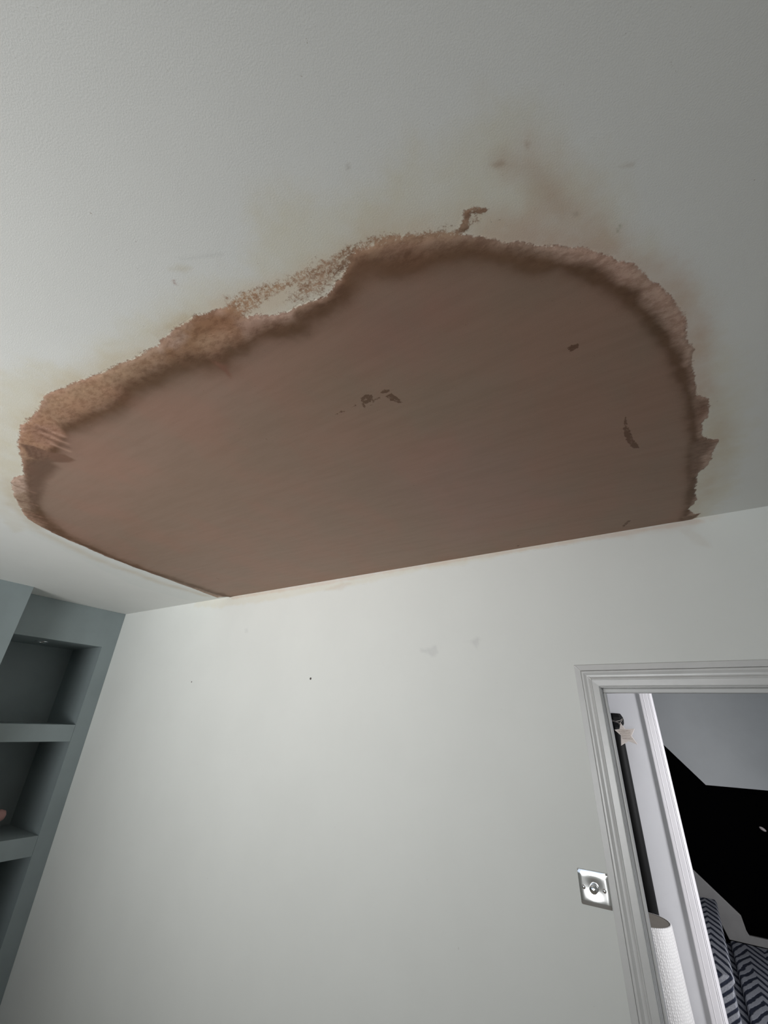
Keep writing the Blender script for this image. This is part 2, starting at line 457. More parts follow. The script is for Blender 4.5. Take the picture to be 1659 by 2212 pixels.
# brown smears outside the ridge
cv.hband([(-0.089,-1.374),(0.001,-1.308),(0.046,-1.272),(0.091,-1.227),(0.137,-1.167),(0.171,-1.099),(0.194,-1.023),(0.204,-0.925),(0.221,-0.770)], 0.030, 0.75, PINKC, 29)
cv.hband([(-0.602,-1.513),(-0.480,-1.479),(-0.351,-1.467),(-0.267,-1.471),(-0.191,-1.445),(-0.088,-1.376)], 0.035, 0.5, (0.66,0.55,0.43), 30)
cv.hband([(-1.446,-1.544),(-1.179,-1.580),(-0.994,-1.555),(-0.819,-1.531),(-0.670,-1.530)], 0.030, 0.45, (0.62,0.52,0.38), 31)
cv.hband([(-1.876,-1.446),(-2.110,-1.344),(-2.328,-1.169),(-2.480,-0.871),(-2.561,-0.448),(-2.566,-0.105)], 0.035, 0.55, (0.62,0.55,0.44), 32)
cv.hband([(0.235,-0.762),(0.261,-0.539),(0.245,-0.262),(0.225,-0.043)], 0.03, 0.35, (0.60,0.50,0.40), 33)
OUTER = [(-2.525,-0.022),(-2.465,-0.251),(-2.422,-0.474),(-2.419,-0.676),(-2.380,-0.860),(-2.322,-1.022),(-2.284,-1.129),(-2.237,-1.214),(-2.195,-1.277),(-2.075,-1.349),(-1.984,-1.395),(-1.870,-1.443),(-1.795,-1.446),(-1.764,-1.429),(-1.675,-1.464),(-1.560,-1.523),(-1.538,-1.531),(-1.514,-1.517),(-1.437,-1.559),(-1.382,-1.542),(-1.337,-1.566),(-1.266,-1.580),(-1.170,-1.575),(-1.072,-1.562),(-0.984,-1.544),(-0.892,-1.533),(-0.828,-1.531),(-0.751,-1.535),(-0.697,-1.533),(-0.648,-1.523),(-0.602,-1.513),(-0.577,-1.475),(-0.510,-1.449),(-0.446,-1.436),(-0.384,-1.433),(-0.338,-1.449),(-0.306,-1.471),(-0.270,-1.466),(-0.219,-1.444),(-0.169,-1.421),(-0.122,-1.393),(-0.090,-1.371),(-0.052,-1.339),(0.000,-1.304),(0.042,-1.271),(0.087,-1.224),(0.130,-1.169),(0.164,-1.103),(0.185,-1.041),(0.195,-0.958),(0.207,-0.863),(0.219,-0.771),(0.235,-0.740),(0.239,-0.684),(0.223,-0.647),(0.224,-0.595),(0.240,-0.551),(0.268,-0.535),(0.257,-0.479),(0.253,-0.413),(0.232,-0.366),(0.223,-0.257),(0.225,-0.165),(0.207,-0.095),(0.240,-0.018),(0.198,0.080),(0.070,0.117),(-1.029,0.125)]
cv.fill(OUTER, 0.98, PALE, 0.010, 0.016, 31)
# sparse dry-brushed zones
cv.fill([(-0.606,-1.510),(-0.571,-1.527),(-0.491,-1.516),(-0.448,-1.510),(-0.403,-1.497),(-0.362,-1.493),(-0.372,-1.469),(-0.472,-1.474),(-0.585,-1.480)], 0.53, (0.50,0.33,0.21), 0.018, 0.02, 32, mode='max')
cv.fill([(-0.452,-1.506),(-0.358,-1.498),(-0.294,-1.489),(-0.246,-1.460),(-0.263,-1.433),(-0.348,-1.444),(-0.409,-1.437),(-0.462,-1.445),(-0.491,-1.468),(-0.435,-1.474)], 0.54, (0.50,0.36,0.25), 0.02, 0.02, 33, mode='max')
cv.fill([(-0.319,-1.481),(-0.263,-1.478),(-0.191,-1.445),(-0.136,-1.420),(-0.119,-1.402),(-0.144,-1.400),(-0.229,-1.442),(-0.305,-1.459)], 0.60, (0.48,0.33,0.22), 0.012, 0.014, 34, mode='max')
cv.fill([(-0.226,-1.462),(-0.188,-1.452),(-0.133,-1.427),(-0.122,-1.412),(-0.171,-1.433)], 0.58, (0.42,0.29,0.2), 0.008, 0.01, 35, mode='max')
cv.fill([(-0.132,-1.410),(-0.117,-1.425),(-0.112,-1.434),(-0.092,-1.429),(-0.080,-1.417),(-0.084,-1.415),(-0.105,-1.425),(-0.115,-1.408),(-0.122,-1.404)], 0.72, (0.38,0.25,0.17), 0.005, 0.006, 36, mode='max')
cv.fill([(-0.105,-1.425),(-0.085,-1.412),(-0.095,-1.400),(-0.112,-1.408)], 0.45, (0.40,0.28,0.2), 0.006, 0.006, 37, mode='max')
for P in ([(-0.082,-1.403),(-0.082,-1.392),(-0.079,-1.394),(-0.079,-1.401)], [(-0.081,-1.393),(-0.072,-1.395),(-0.063,-1.391),(-0.065,-1.389),(-0.073,-1.392)]):
    cv.fill(P, 0.7, (0.35,0.27,0.2), 0.002, 0.003, 38, mode='max')
# dense orange-brown zones
ZL = [(-1.772,-1.426),(-1.544,-1.534),(-1.432,-1.561),(-1.327,-1.571),(-1.254,-1.577),(-1.072,-1.562),(-0.892,-1.533),(-0.815,-1.528),(-0.814,-1.500),(-0.960,-1.483),(-1.072,-1.469),(-1.237,-1.486),(-1.411,-1.473),(-1.618,-1.442),(-1.856,-1.359)]
cv.fill(ZL, 1.0, ORANGE, 0.02, 0.015, 41)
cv.fill([(-0.786,-1.529),(-0.695,-1.534),(-0.645,-1.525),(-0.586,-1.503),(-0.594,-1.472),(-0.623,-1.434),(-0.671,-1.433),(-0.744,-1.452),(-0.821,-1.472),(-0.874,-1.486)], 1.0, RICH, 0.02, 0.02, 42)
cv.fill([(-0.717,-1.496),(-0.651,-1.486),(-0.605,-1.463),(-0.637,-1.442),(-0.722,-1.468)], 1.0, (0.46,0.30,0.19), 0.02, 0.015, 43)
cv.fill([(-0.783,-1.520),(-0.717,-1.524),(-0.715,-1.509),(-0.773,-1.504)], 1.0, (0.50,0.35,0.27), 0.012, 0.01, 44)
cv.fill([(-0.594,-1.472),(-0.512,-1.447),(-0.463,-1.431),(-0.472,-1.414),(-0.530,-1.428),(-0.600,-1.442)], 1.0, (0.50,0.35,0.27), 0.015, 0.01, 45)
cv.fill([(-0.234,-1.449),(-0.131,-1.392),(-0.093,-1.360),(-0.138,-1.374),(-0.239,-1.424),(-0.279,-1.453)], 1.0, (0.44,0.30,0.215), 0.015, 0.01, 46)
cv.fill([(-1.231,-1.580),(-1.127,-1.569),(-1.013,-1.546),(-0.899,-1.517),(-0.946,-1.502),(-1.101,-1.526),(-1.252,-1.550)], 1.0, (0.47,0.315,0.205), 0.02, 0.01, 47)
cv.fill([(-1.984,-1.395),(-1.897,-1.381),(-2.036,-1.282),(-2.245,-1.066),(-2.353,-0.686),(-2.383,-0.096),(-2.525,-0.022),(-2.418,-0.649),(-2.284,-1.129),(-2.214,-1.266)], 1.0, (0.40,0.28,0.20), 0.01, 0.01, 48)
# the skimmed core
RIDGE = [(-2.426,-0.003),(-2.425,-0.209),(-2.411,-0.419),(-2.392,-0.637),(-2.366,-0.807),(-2.301,-0.978),(-2.268,-1.097),(-2.206,-1.176),(-2.118,-1.247),(-2.034,-1.299),(-1.929,-1.349),(-1.829,-1.391),(-1.725,-1.435),(-1.644,-1.457),(-1.540,-1.446),(-1.333,-1.493),(-1.278,-1.486),(-1.195,-1.481),(-1.118,-1.470),(-1.066,-1.470),(-0.989,-1.484),(-0.927,-1.478),(-0.870,-1.477),(-0.813,-1.471),(-0.755,-1.457),(-0.722,-1.431),(-0.668,-1.435),(-0.611,-1.432),(-0.561,-1.432),(-0.517,-1.414),(-0.487,-1.407),(-0.462,-1.418),(-0.416,-1.415),(-0.375,-1.415),(-0.351,-1.428),(-0.334,-1.444),(-0.312,-1.449),(-0.286,-1.443),(-0.254,-1.417),(-0.216,-1.400),(-0.175,-1.389),(-0.123,-1.369),(-0.085,-1.336),(-0.041,-1.294),(0.000,-1.268),(0.033,-1.234),(0.059,-1.201),(0.092,-1.150),(0.111,-1.102),(0.140,-1.030),(0.162,-0.949),(0.179,-0.879),(0.194,-0.786),(0.205,-0.682),(0.213,-0.566),(0.210,-0.436),(0.210,-0.281),(0.207,-0.136),(0.194,-0.025)]
CORE_P = RIDGE+[(0.35, 0.2), (-2.6, 0.2)]
cv.fill(CORE_P, 1.0, CORE, 0.010, 0.010, 51)
cv.fill([(-2.036,-1.282),(-1.618,-1.442),(-1.385,-1.458),(-0.993,-1.464),(-0.795,-1.441),(-0.552,-1.407),(-0.602,-1.295),(-1.061,-1.251),(-1.580,-1.128),(-2.292,-0.960)], 1.0, (0.32,0.215,0.163), 0.10, 0.05, 52)
cv.fill([(-0.440,-0.979),(-0.236,-0.791),(-0.193,-0.388),(-0.651,-0.133),(-0.654,-0.748)], 1.0, (0.315,0.207,0.160), 0.12, 0.08, 53)
cv.fill([(-0.581,-1.317),(-0.345,-1.244),(-0.272,-1.052),(-0.460,-0.942),(-0.630,-1.155)], 1.0, (0.285,0.205,0.150), 0.10, 0.06, 54)
cv.fill([(-0.324,-1.386),(-0.163,-1.314),(-0.335,-1.175),(-0.434,-1.295)], 1.0, (0.30,0.19,0.145), 0.10, 0.06, 55)
# dark damp ridge line
NR = len(RIDGE)
wd = []
for i in range(NR):
    k = i/(NR-1)
    wd.append(0.034 if i < 9 else (0.016 if i < 20 else (0.020 if i < 40 else 0.0155)))
cv.band(RIDGE, [q*1.6 for q in wd], (0.235,0.145,0.10), 0.35, None, 0.6, 60)
cv.band(RIDGE, wd, (0.150,0.085,0.048), 0.95, None, 0.8, 61)
cv.band([(-1.291,-1.486),(-1.202,-1.478),(-1.112,-1.467),(-1.052,-1.474),(-0.987,-1.480),(-0.916,-1.472),(-0.827,-1.468),(-0.756,-1.443),(-0.710,-1.427)], 0.035, DEEP, 0.5, None, 0.5, 62)
cv.band([(-0.333,-1.435),(-0.291,-1.436),(-0.252,-1.419),(-0.214,-1.403),(-0.168,-1.386),(-0.121,-1.375),(-0.078,-1.335),(-0.034,-1.291)], 0.028, (0.22,0.12,0.07), 0.6, None, 0.4, 63)
# dark trowel smears at the left end
cv.fill([(-1.545,-1.526),(-1.518,-1.500),(-1.509,-1.458),(-1.483,-1.429),(-1.488,-1.393),(-1.525,-1.398),(-1.587,-1.441),(-1.608,-1.483)], 1.0, (0.215,0.13,0.09), 0.007, 0.006, 71)
cv.fill([(-1.630,-1.480),(-1.556,-1.440),(-1.593,-1.397),(-1.757,-1.382),(-2.003,-1.311),(-2.073,-1.301),(-1.772,-1.426)], 1.0, (0.19,0.115,0.08), 0.02, 0.015, 72)
cv.fill([(-0.730,-1.444),(-0.708,-1.415),(-0.735,-1.380),(-0.734,-1.406)], 1.0, (0.24,0.125,0.085), 0.008, 0.008, 73)
cv.fill([(-1.407,-1.547),(-1.333,-1.517),(-1.358,-1.482),(-1.480,-1.470),(-1.489,-1.517)], 1.0, (0.36,0.225,0.155), 0.012, 0.012, 74)
for k in range(5):
    P0 = [(-1.387,-1.543),(-1.400,-1.531),(-1.416,-1.517),(-1.433,-1.504),(-1.450,-1.490)][k]; P1 = [(-1.373,-1.478),(-1.390,-1.466),(-1.406,-1.454),(-1.426,-1.440),(-1.449,-1.430)][k]
    cv.band([P0, P1], 0.007, (0.20,0.12,0.085) if k % 2 else (0.48,0.33,0.25), 0.6, None, 0.5, 75+k)
for k in range(4):
    P0 = [(-1.891,-1.436),(-2.026,-1.375),(-2.125,-1.338),(-2.187,-1.303)][k]; P1 = [(-1.881,-1.364),(-2.003,-1.311),(-2.116,-1.251),(-2.171,-1.212)][k]
    cv.band([P0, P1], 0.008, (0.27,0.165,0.115), 0.8, None, 0.5, 85+k)
# right-hand frayed tuft
cv.fill([(0.202,-0.547),(0.228,-0.569),(0.268,-0.535),(0.253,-0.481),(0.232,-0.466),(0.245,-0.417),(0.223,-0.370),(0.206,-0.316)], 0.9, (0.24,0.155,0.11), 0.012, 0.014, 91)
cv.fill([(0.213,-0.753),(0.235,-0.740),(0.238,-0.694),(0.220,-0.663),(0.209,-0.710)], 0.8, (0.27,0.175,0.125), 0.010, 0.012, 92)
cv.fill([(0.182,-0.044),(0.247,-0.041),(0.226,-0.008),(0.197,0.004)], 0.9, (0.24,0.16,0.11), 0.006, 0.006, 93)
# dark damp marks on the skim
for P, a in (([(-0.501,-1.168),(-0.482,-1.172),(-0.467,-1.160),(-0.475,-1.149),(-0.488,-1.141),(-0.503,-1.141),(-0.517,-1.125),(-0.513,-1.139),(-0.511,-1.150)], 0.78),
             ([(-0.449,-1.157),(-0.431,-1.165),(-0.421,-1.155),(-0.431,-1.148),(-0.445,-1.151)], 0.75),
             ([(-0.448,-1.143),(-0.421,-1.141),(-0.416,-1.119),(-0.414,-1.098),(-0.430,-1.104),(-0.441,-1.122)], 0.70),
             ([(-0.439,-1.184),(-0.426,-1.190),(-0.417,-1.192),(-0.428,-1.181),(-0.439,-1.177)], 0.62),
             ([(-0.476,-1.149),(-0.457,-1.150),(-0.452,-1.140),(-0.474,-1.137),(-0.500,-1.123),(-0.498,-1.134)], 0.52),
             ([(-0.616,-1.153),(-0.600,-1.153),(-0.561,-1.154),(-0.524,-1.153),(-0.525,-1.146),(-0.564,-1.143),(-0.604,-1.144)], 0.46),
             ([(-0.494,-1.110),(-0.481,-1.112),(-0.489,-1.100),(-0.497,-1.101)], 0.55),
             ([(-0.028,-1.071),(-0.016,-1.077),(-0.002,-1.070),(-0.006,-1.061),(-0.017,-1.059)], 0.85),
             ([(0.049,-0.716),(0.054,-0.757),(0.062,-0.774),(0.063,-0.737),(0.065,-0.707),(0.072,-0.656),(0.082,-0.599),(0.066,-0.603),(0.057,-0.628),(0.049,-0.681)], 0.72),
             ([(-0.013,-0.054),(0.010,-0.094),(0.026,-0.095),(0.002,-0.051),(-0.012,-0.024)], 0.6),
             ([(-0.448,-0.030),(-0.415,-0.044),(-0.425,-0.025)], 0.6),
             ([(-2.134,-0.347),(-2.134,-0.308),(-2.163,-0.291)], 0.5), ([(-0.846,-1.170),(-0.835,-1.162),(-0.847,-1.158)], 0.6)):
    cv.dark(P, a, 0.003, 0.004, 95)
s_h = sst(cv.cov, 0.45, 1.0)
cv.mo = sst(-segdist(px, py, CORE_P, True), -0.02, 0.02)
relief = 0.0022*s_h + 0.0010*(vnoise(px, py, 3.0, 3, 5)-0.5)
rd = segdist(px, py, RIDGE, False)
relief = relief + 0.0022*np.exp(-(rd/0.03)**2)*s_h
relief *= 1.0
edge = np.minimum.reduce([px+2.80, 0.60-px, py+1.90]); relief *= sst(edge, 0.0, 0.15)
V = np.stack([px, py, ZC-relief], 1)
Q = gridquads(len(gx), len(gy))
qc = cv.cov[Q].mean(1)
# keep the patch one continuous piece: the part of the grid well covered by plaster
xm, ym = px[Q].mean(1), py[Q].mean(1)
inP = segdist(xm, ym, OUTER[:-3]+[(0.3, 0.25), (-2.5, 0.25)], True) > -0.06
is_patch = (qc > 0.5) & inP

def sub(Qs):
    u, inv = np.unique(Qs, return_inverse=True)
    return V[u], inv.reshape(-1, 4), u
# room ceiling = grid outside the patch + plain sheets round it + a slab above
Vc, Qc, u = sub(Q[~is_patch])
nplain = []
for x0, x1, y0, y1 in ((XL-0.55, -2.80, YF, 0.0), (-2.80, 0.60, YF, -1.90), (0.60, XR, YF, 0.0)):
    nplain.append([(x0,y0,ZC),(x0,y1,ZC),(x1,y1,ZC),(x1,y0,ZC)])
zt = ZC+0.05
nplain.append([(XL-0.6,YF-0.1,zt),(XR+0.1,YF-0.1,zt),(XR+0.1,0.1,zt),(XL-0.6,0.1,zt)])
n0 = len(Vc); Vc2, Qc2 = extra_quads(Vc, Qc, nplain)
class _C: pass
cc = _C(); z = lambda a, k: np.concatenate([a[u], np.zeros((len(nplain)*4,)+a.shape[1:])])
cc.hc, cc.ha, cc.col, cc.cov, cc.dk, cc.mo = z(cv.hc,0), z(cv.ha,0), z(cv.col,0), z(cv.cov,0), z(cv.dk,0), z(cv.mo,0)
ceiling = mesh_np('ceiling', Vc2, Qc2, M_CEIL, cc, np.arange(len(Vc2)))
tag(ceiling, 'white painted ceiling with cream water haze around a brown plaster repair', kind='structure')
Vp, Qp, up = sub(Q[is_patch])
patch = mesh_np('plaster_patch', Vp, Qp, M_CEIL, cv, up)
patch.parent = ceiling
tag(patch, 'large bare brown plaster patch with darker ragged rim on the ceiling')

# --- back wall ------------------------------------------------------
hx = np.arange(XL, 1.35, 0.007); hx[-1] = XR; hz_ = np.linspace(1.9601, ZC, 83)
HX, HZ = np.meshgrid(hx, hz_, indexing='ij'); wx, wz = HX.ravel(), HZ.ravel()
wv = Canvas(wx, wz)
wv.haze([(-2.805,2.505),(-2.768,2.549),(-1.579,2.512),(-0.707,2.529),(-0.091,2.536),(-0.094,2.520),(-0.684,2.501),(-1.073,2.501),(-1.310,2.477),(-1.574,2.472),(-1.948,2.465),(-2.481,2.465)], 0.32, (0.70,0.64,0.48), 0.012, 0.02, 3)
wv.haze([(-2.404,2.528),(-1.582,2.530),(-0.962,2.531),(-0.478,2.536),(-0.091,2.532),(0.225,2.529),(0.251,2.515),(0.070,2.511),(-0.481,2.513),(-0.707,2.514),(-1.073,2.517),(-1.579,2.509),(-2.399,2.511)], 0.40, (0.64,0.47,0.36), 0.006, 0.010, 4)
wv.haze([(-0.126,2.535),(0.226,2.533),(0.310,2.529),(0.190,2.502),(0.004,2.500)], 0.22, (0.66,0.54,0.44), 0.015, 0.02, 5)
wv.haze([(0.203,2.499),(0.233,2.446),(0.239,2.417),(0.203,2.438),(0.173,2.495)], 0.20, (0.60,0.53,0.44), 0.01, 0.012, 6)
wv.haze([(-1.574,2.475),(-1.442,2.505),(-1.375,2.491),(-1.453,2.460)], 0.28, (0.60,0.48,0.38), 0.008, 0.01, 7)
for P in ([(-0.932,2.107),(-0.888,2.112),(-0.860,2.122),(-0.855,2.094),(-0.879,2.078),(-0.900,2.096)], [(-0.722,2.139),(-0.692,2.138),(-0.657,2.138),(-0.664,2.105),(-0.680,2.121)]):
    wv.haze(P, 0.30, (0.50,0.50,0.50), 0.008, 0.02, 8)
wv.haze([(-2.208,2.295),(-2.179,2.302),(-2.167,2.275),(-2.192,2.271)], 0.25, (0.5,0.5,0.5), 0.008, 0.01, 9)
Vw = np.stack([wx, np.zeros_like(wx), wz], 1)
Qw = gridquads(len(hx), len(hz_))[:, ::-1]
DX0, DX1, DZ = -0.2065, 0.585, 1.955     # door hole through the wall
plainw = [[(XL-0.55,0,0),(DX0,0,0),(DX0,0,1.9601),(XL-0.55,0,1.9601)],
          [(DX1,0,0),(XR,0,0),(XR,0,1.9601),(DX1,0,1.9601)],
          [(XL-0.55,0,1.9601),(XL,0,1.9601),(XL,0,ZC),(XL-0.55,0,ZC)],
          [(XL-0.55,0.11,0),(XL-0.55,0.11,ZC+.4),(DX0,0.11,ZC+.4),(DX0,0.11,0)],
          [(DX0,0.11,DZ),(DX0,0.11,ZC+.4),(DX1,0.11,ZC+.4),(DX1,0.11,DZ)],
          [(DX1,0.11,0),(DX1,0.11,ZC+.4),(2.3,0.11,ZC+.4),(2.3,0.11,0)],
          [(DX0,0,0),(DX0,0.11,0),(DX0,0.11,DZ),(DX0,0,DZ)],
          [(DX1,0,0),(DX1,0,DZ),(DX1,0.11,DZ),(DX1,0.11,0)],
          [(DX0,0,DZ),(DX0,0.11,DZ),(DX1,0.11,DZ),(DX1,0,DZ)]]
Vw2, Qw2 = extra_quads(Vw, Qw, plainw)
z2 = lambda a: np.concatenate([a, np.zeros((len(plainw)*4,)+a.shape[1:])])
wc = _C(); wc.hc, wc.ha, wc.col, wc.cov, wc.dk, wc.mo = z2(wv.hc), z2(wv.ha), z2(wv.col), z2(wv.cov), z2(wv.dk), z2(wv.mo)
wall_back = mesh_np('wall_back', Vw2, Qw2, M_WALLB, wc, np.arange(len(Vw2)), False)
tag(wall_back, kind='structure')

# --- the rest of the room shell --------------------------------------
def struct(name, bm, m, **k): return link(name, bm, m, kind='structure', **k)
struct('floor', bx((XL-0.6, XR+0.1, YF-0.1, 0.0, -0.1, 0.0)), M_FLOOR)
bm = bx((XB-1.0, XB, -2.30, -0.759, 0.0, ZC))
struct('wall_chimney_breast', bm, M_BLUE)
bm = bx((XL-0.65, XL-0.57, YF, 0.0, 0.0, ZC))
struct('wall_left', bm, M_BLUE)
struct('wall_right', bx(XR, XR+0.1, YF, 0.0, 0.0, ZC), M_WALL)
WX0, WX1, WZ0, WZ1 = -2.75, -0.25, 0.55, 2.15
struct('wall_front', bx((XL-0.6, WX0, YF-0.1, YF, 0, ZC), (WX1, XR+0.1, YF-0.1, YF, 0, ZC),
                        (WX0, WX1, YF-0.1, YF, 0, WZ0), (WX0, WX1, YF-0.1, YF, WZ1, ZC)), M_WALL)
bars = [(WX0, WX0+0.06, YF-0.09, YF+0.01, WZ0, WZ1), (WX1-0.06, WX1, YF-0.09, YF+0.01, WZ0, WZ1),
        (WX0+0.06, WX1-0.06, YF-0.09, YF+0.01, WZ0, WZ0+0.06), (WX0+0.06, WX1-0.06, YF-0.09, YF+0.01, WZ1-0.06, WZ1),
        (-1.53, -1.47, YF-0.07, YF, WZ0+0.06, WZ1-0.06)]
struct('window_1', bx(*bars), M_GLOSS)

# --- door casing -------------------------------------------------------
door = empty('door_1', (DX0, 0, 0), kind='structure')
AO, AI, AT = -0.2795, -0.2045, 2.021       # architrave outer and inner edge, outer top
prof = [(0.0, 0.0), (0.0, 0.011), (0.0195, 0.012), (0.0202, 0.007), (0.0212, 0.007), (0.0218, 0.018), (0.0235, 0.0205), (0.029, 0.0205),
        (0.032, 0.0175), (0.037, 0.013), (0.042, 0.0125), (0.046, 0.0155), (0.0485, 0.0195), (0.051, 0.020),
        (0.054, 0.0175), (0.072, 0.0165), (0.0745, 0.015), (0.0755, 0.0)]
def moulding(path_fn, n):
    bm = bmesh.new(); rings = []
    for k in range(n):
        rings.append([bm.verts.new(path_fn(k, d, h)) for d, h in prof])
    for a, b in zip(rings, rings[1:]):
        for i in range(len(prof)-1):
            bm.faces.new((a[i], a[i+1], b[i+1], b[i]))
        bm.faces.new((a[0], b[0], b[-1], a[-1]))
    bm.faces.new(rings[0]); bm.faces.new(rings[-1])
    return bm
OR = DX1+(AI-AO)-0.0145
def arch(k, d, h):
    return [(AO+d, -h, 0.0), (AO+d, -h, AT-d), (OR-d, -h, AT-d), (OR-d, -h, 0.0)][k]
link('architrave', moulding(arch, 4), M_GLOSS, door, bevel=0.0008, seg=1)
link('door_lining', bx((DX0-0.004, DX0+0.004, -0.004, 0.114, 0, DZ-0.012), (DX1-0.004, DX1+0.004, -0.004, 0.114, 0, DZ-0.012),
                      (DX0-0.004, DX1+0.004, -0.004, 0.114, DZ-0.012, DZ+0.002)), M_GLOSS, door, bevel=0.002)
link('door_stop', bx((DX0+0.004, DX0+0.0125, 0.045, 0.08, 0, DZ-0.026), (DX1-0.0125, DX1-0.004, 0.045, 0.08, 0, DZ-0.026),
                    (DX0+0.004, DX1-0.004, 0.045, 0.08, DZ-0.026, DZ-0.012)), M_GLOSS, door, bevel=0.003)

M_FILL = plain('fresh_white_filler', (0.90, 0.90, 0.89), 0.4)
def filler(p0, p1, n, r0, seed):
    rr = random.Random(seed); pts = []; rad = []
    for i in range(n):
        t_ = i/(n-1)
        pts.append(tuple(p0[k]*(1-t_)+p1[k]*t_+rr.uniform(-1, 1)*0.0008 for k in range(3))); rad.append(r0*rr.uniform(0.5, 1.2))
    return tube(pts, rad, 7)
link('filler_bead', filler((AO+0.001, -0.0122, AT-0.002), (AO+0.0205, -0.0130, AT-0.0205), 9, 0.0026, 1), M_FILL, door, smooth=True, label='white filler along the mitre')
link('filler_bead', filler((AO+0.0235, -0.0200, AT-0.0235), (AO+0.031, -0.0190, AT-0.030), 5, 0.0012, 2), M_FILL, door, smooth=True, label='white filler along the mitre')
link('filler_bead', filler((AO+0.044, -0.0165, AT-0.043), (AO+0.053, -0.0205, AT-0.052), 6, 0.0025, 3), M_FILL, door, smooth=True, label='white filler along the mitre')

# --- hall beyond the door ----------------------------------------------
HY = 1.07      # face of the hall's far partition
struct('wall_hall_partition', bx((-2.6, -0.133, HY, HY+0.10, 0, ZC+0.4)), M_HALLW)
# casing at the partition's end: stepped, with two beads
cs = [(-0.136,0.0),(-0.136,0.030),(-0.133,0.032),(-0.120,0.032),(-0.1185,0.0345),(-0.117,0.032),(-0.100,0.031),(-0.094,0.028),(-0.092,0.031),
      (-0.089,0.027),(-0.0865,0.030),(-0.084,0.026),(-0.080,0.022),(-0.078,0.0)]
bm = bmesh.new()
a = [bm.verts.new((x, HY-h*0.3, 0)) for x, h in cs]; b = [bm.verts.new((x, HY-h*0.3, ZC+0.4)) for x, h in cs]
a += [bm.verts.new((-0.078, HY+0.10, 0)), bm.verts.new((-0.133, HY+0.10, 0))]
b += [bm.verts.new((-0.078, HY+0.10, ZC+0.4)), bm.verts.new((-0.133, HY+0.10, ZC+0.4))]
n = len(a)
for i in range(n): bm.faces.new((a[i], a[(i+1)%n], b[(i+1)%n], b[i]))
bm.faces.new(a); bm.faces.new(b)
struct('trim_1', bm, M_CASING)
HW = 2.50      # stair wall
# upper grey wall with the black painted lower part that follows the stairs
bm = bmesh.new()
top = 3.0
def kv(x): # paint line
    return 1.483 if x > 0.094 else 1.483+(0.094-x)*1.19
xs = [-1.0, 0.094, 2.3]
lo = [bm.verts.new((x, HW, 0)) for x in xs]; mi_ = [bm.verts.new((x, HW, kv(x))) for x in xs]; hi = [bm.verts.new((x, HW, top)) for x in xs]
for i in range(2):
    f = bm.faces.new((lo[i], lo[i+1], mi_[i+1], mi_[i])); f.material_index = 1
    f = bm.faces.new((mi_[i], mi_[i+1], hi[i+1], hi[i])); f.material_index = 0
bk = [bm.verts.new(p) for p in ((-1.0,HW+.1,0),(2.3,HW+.1,0),(2.3,HW+.1,top),(-1.0,HW+.1,top))]
bm.faces.new(bk)
wall_stairs = struct('wall_stairs', bm, [M_HALLG, M_BLACK])
struct('wall_hall_left', bx(-1.1, -1.0, HY+0.1, HW+0.1, 0, top), M_HALLW)
struct('wall_hall_right', bx((2.3, 2.4, 0.0, 0.12, 0, top), (2.3, 2.4, 1.12, HW+0.1, 0, top), (2.3, 2.4, 0.12, 1.12, 2.3, top)), M_HALLW)
struct('ceiling_hall', bx(-2.6, 2.4, 0.11, HW+0.1, top-0.02, top+0.05), M_HALLW)
struct('floor_hall', bx(-2.6, 2.4, 0.0, HW+0.1, -0.1, 0.0), M_FLOOR)
struct('wall_hall_end', bx(-2.7, -2.6, 0.11, HY+.1, 0, top), M_HALLW)

# string board (skirting) following the stairs on the black wall
pts = [(2.25, 0.637), (2.25, 0.680), (0.112, 0.680), (0.104, 0.700), (0.097, 0.772), (-0.9, 1.721), (-0.9, 1.30), (-0.02, 0.70), (0.0, 0.637)]
struct('baseboard_stairs', prism_y(pts, HW-0.02, HW), plain('dusty_grey_string_paint', (0.30, 0.29, 0.28), 0.5), bevel=0.003)

stairs = empty('staircase', (0.3, 1.6, 0), label='herringbone carpeted staircase rising left along the black wall beyond the doorway', cat='stairs')
SY0, SY1 = 1.27, HW-0.021
link('landing', bx(0.0, 1.6, SY0, SY1, 0.0, 0.637), M_CARPET, stairs, bevel=0.012, seg=4)
for k in range(3):
    z1 = 0.83+0.19*k; x1 = -0.02-0.235*k
    bm = prism_y([(x1-0.26, z1-0.21), (x1-0.012, z1-0.21), (x1-0.012, z1-0.035), (x1, z1-0.02), (x1+0.002, z1-0.008), (x1-0.008, z1), (x1-0.26, z1)], SY0+0.02, SY1)
    link('stair', bm, M_CARPET, stairs, bevel=0.008, seg=3)
link('stair_base', bx(-0.96, -0.002, SY0+0.03, SY1, 0.0, 0.62), M_CARPET, stairs)

# ================================================================== ALCOVE SHELVING
sh = empty('alcove_shelving', (XL, -0.38, 0), label='blue-grey built-in alcove shelving with deep open niches beside the white wall', cat='shelving')
Y0, Y1 = -0.758, -0.001; XF = XL-0.021; XK = -4.23
link('face_frame', bx((XL-0.02, XL, -0.101, Y1, 0, ZC-0.001), (XL-0.02, XL, Y0, -0.70, 0, ZC-0.001), (XL-0.02, XL, -0.70, -0.101, 2.250, ZC-0.001)), M_BLUE, sh)
link('side_panel', bx(XK, XF, -0.101, -0.081, 0.0, 2.27), M_BLUE, sh)
link('side_panel', bx(XK, XF, -0.72, -0.70, 0.0, 2.27), M_BLUE, sh)
link('back_panel', bx(XK-0.02, XK-0.0005, -0.72, -0.081, 0.0, 2.27), M_BLUE, sh)
link('top_panel', bx(XK, XF, -0.6995, -0.1015, 2.250, 2.27), M_BLUE, sh)
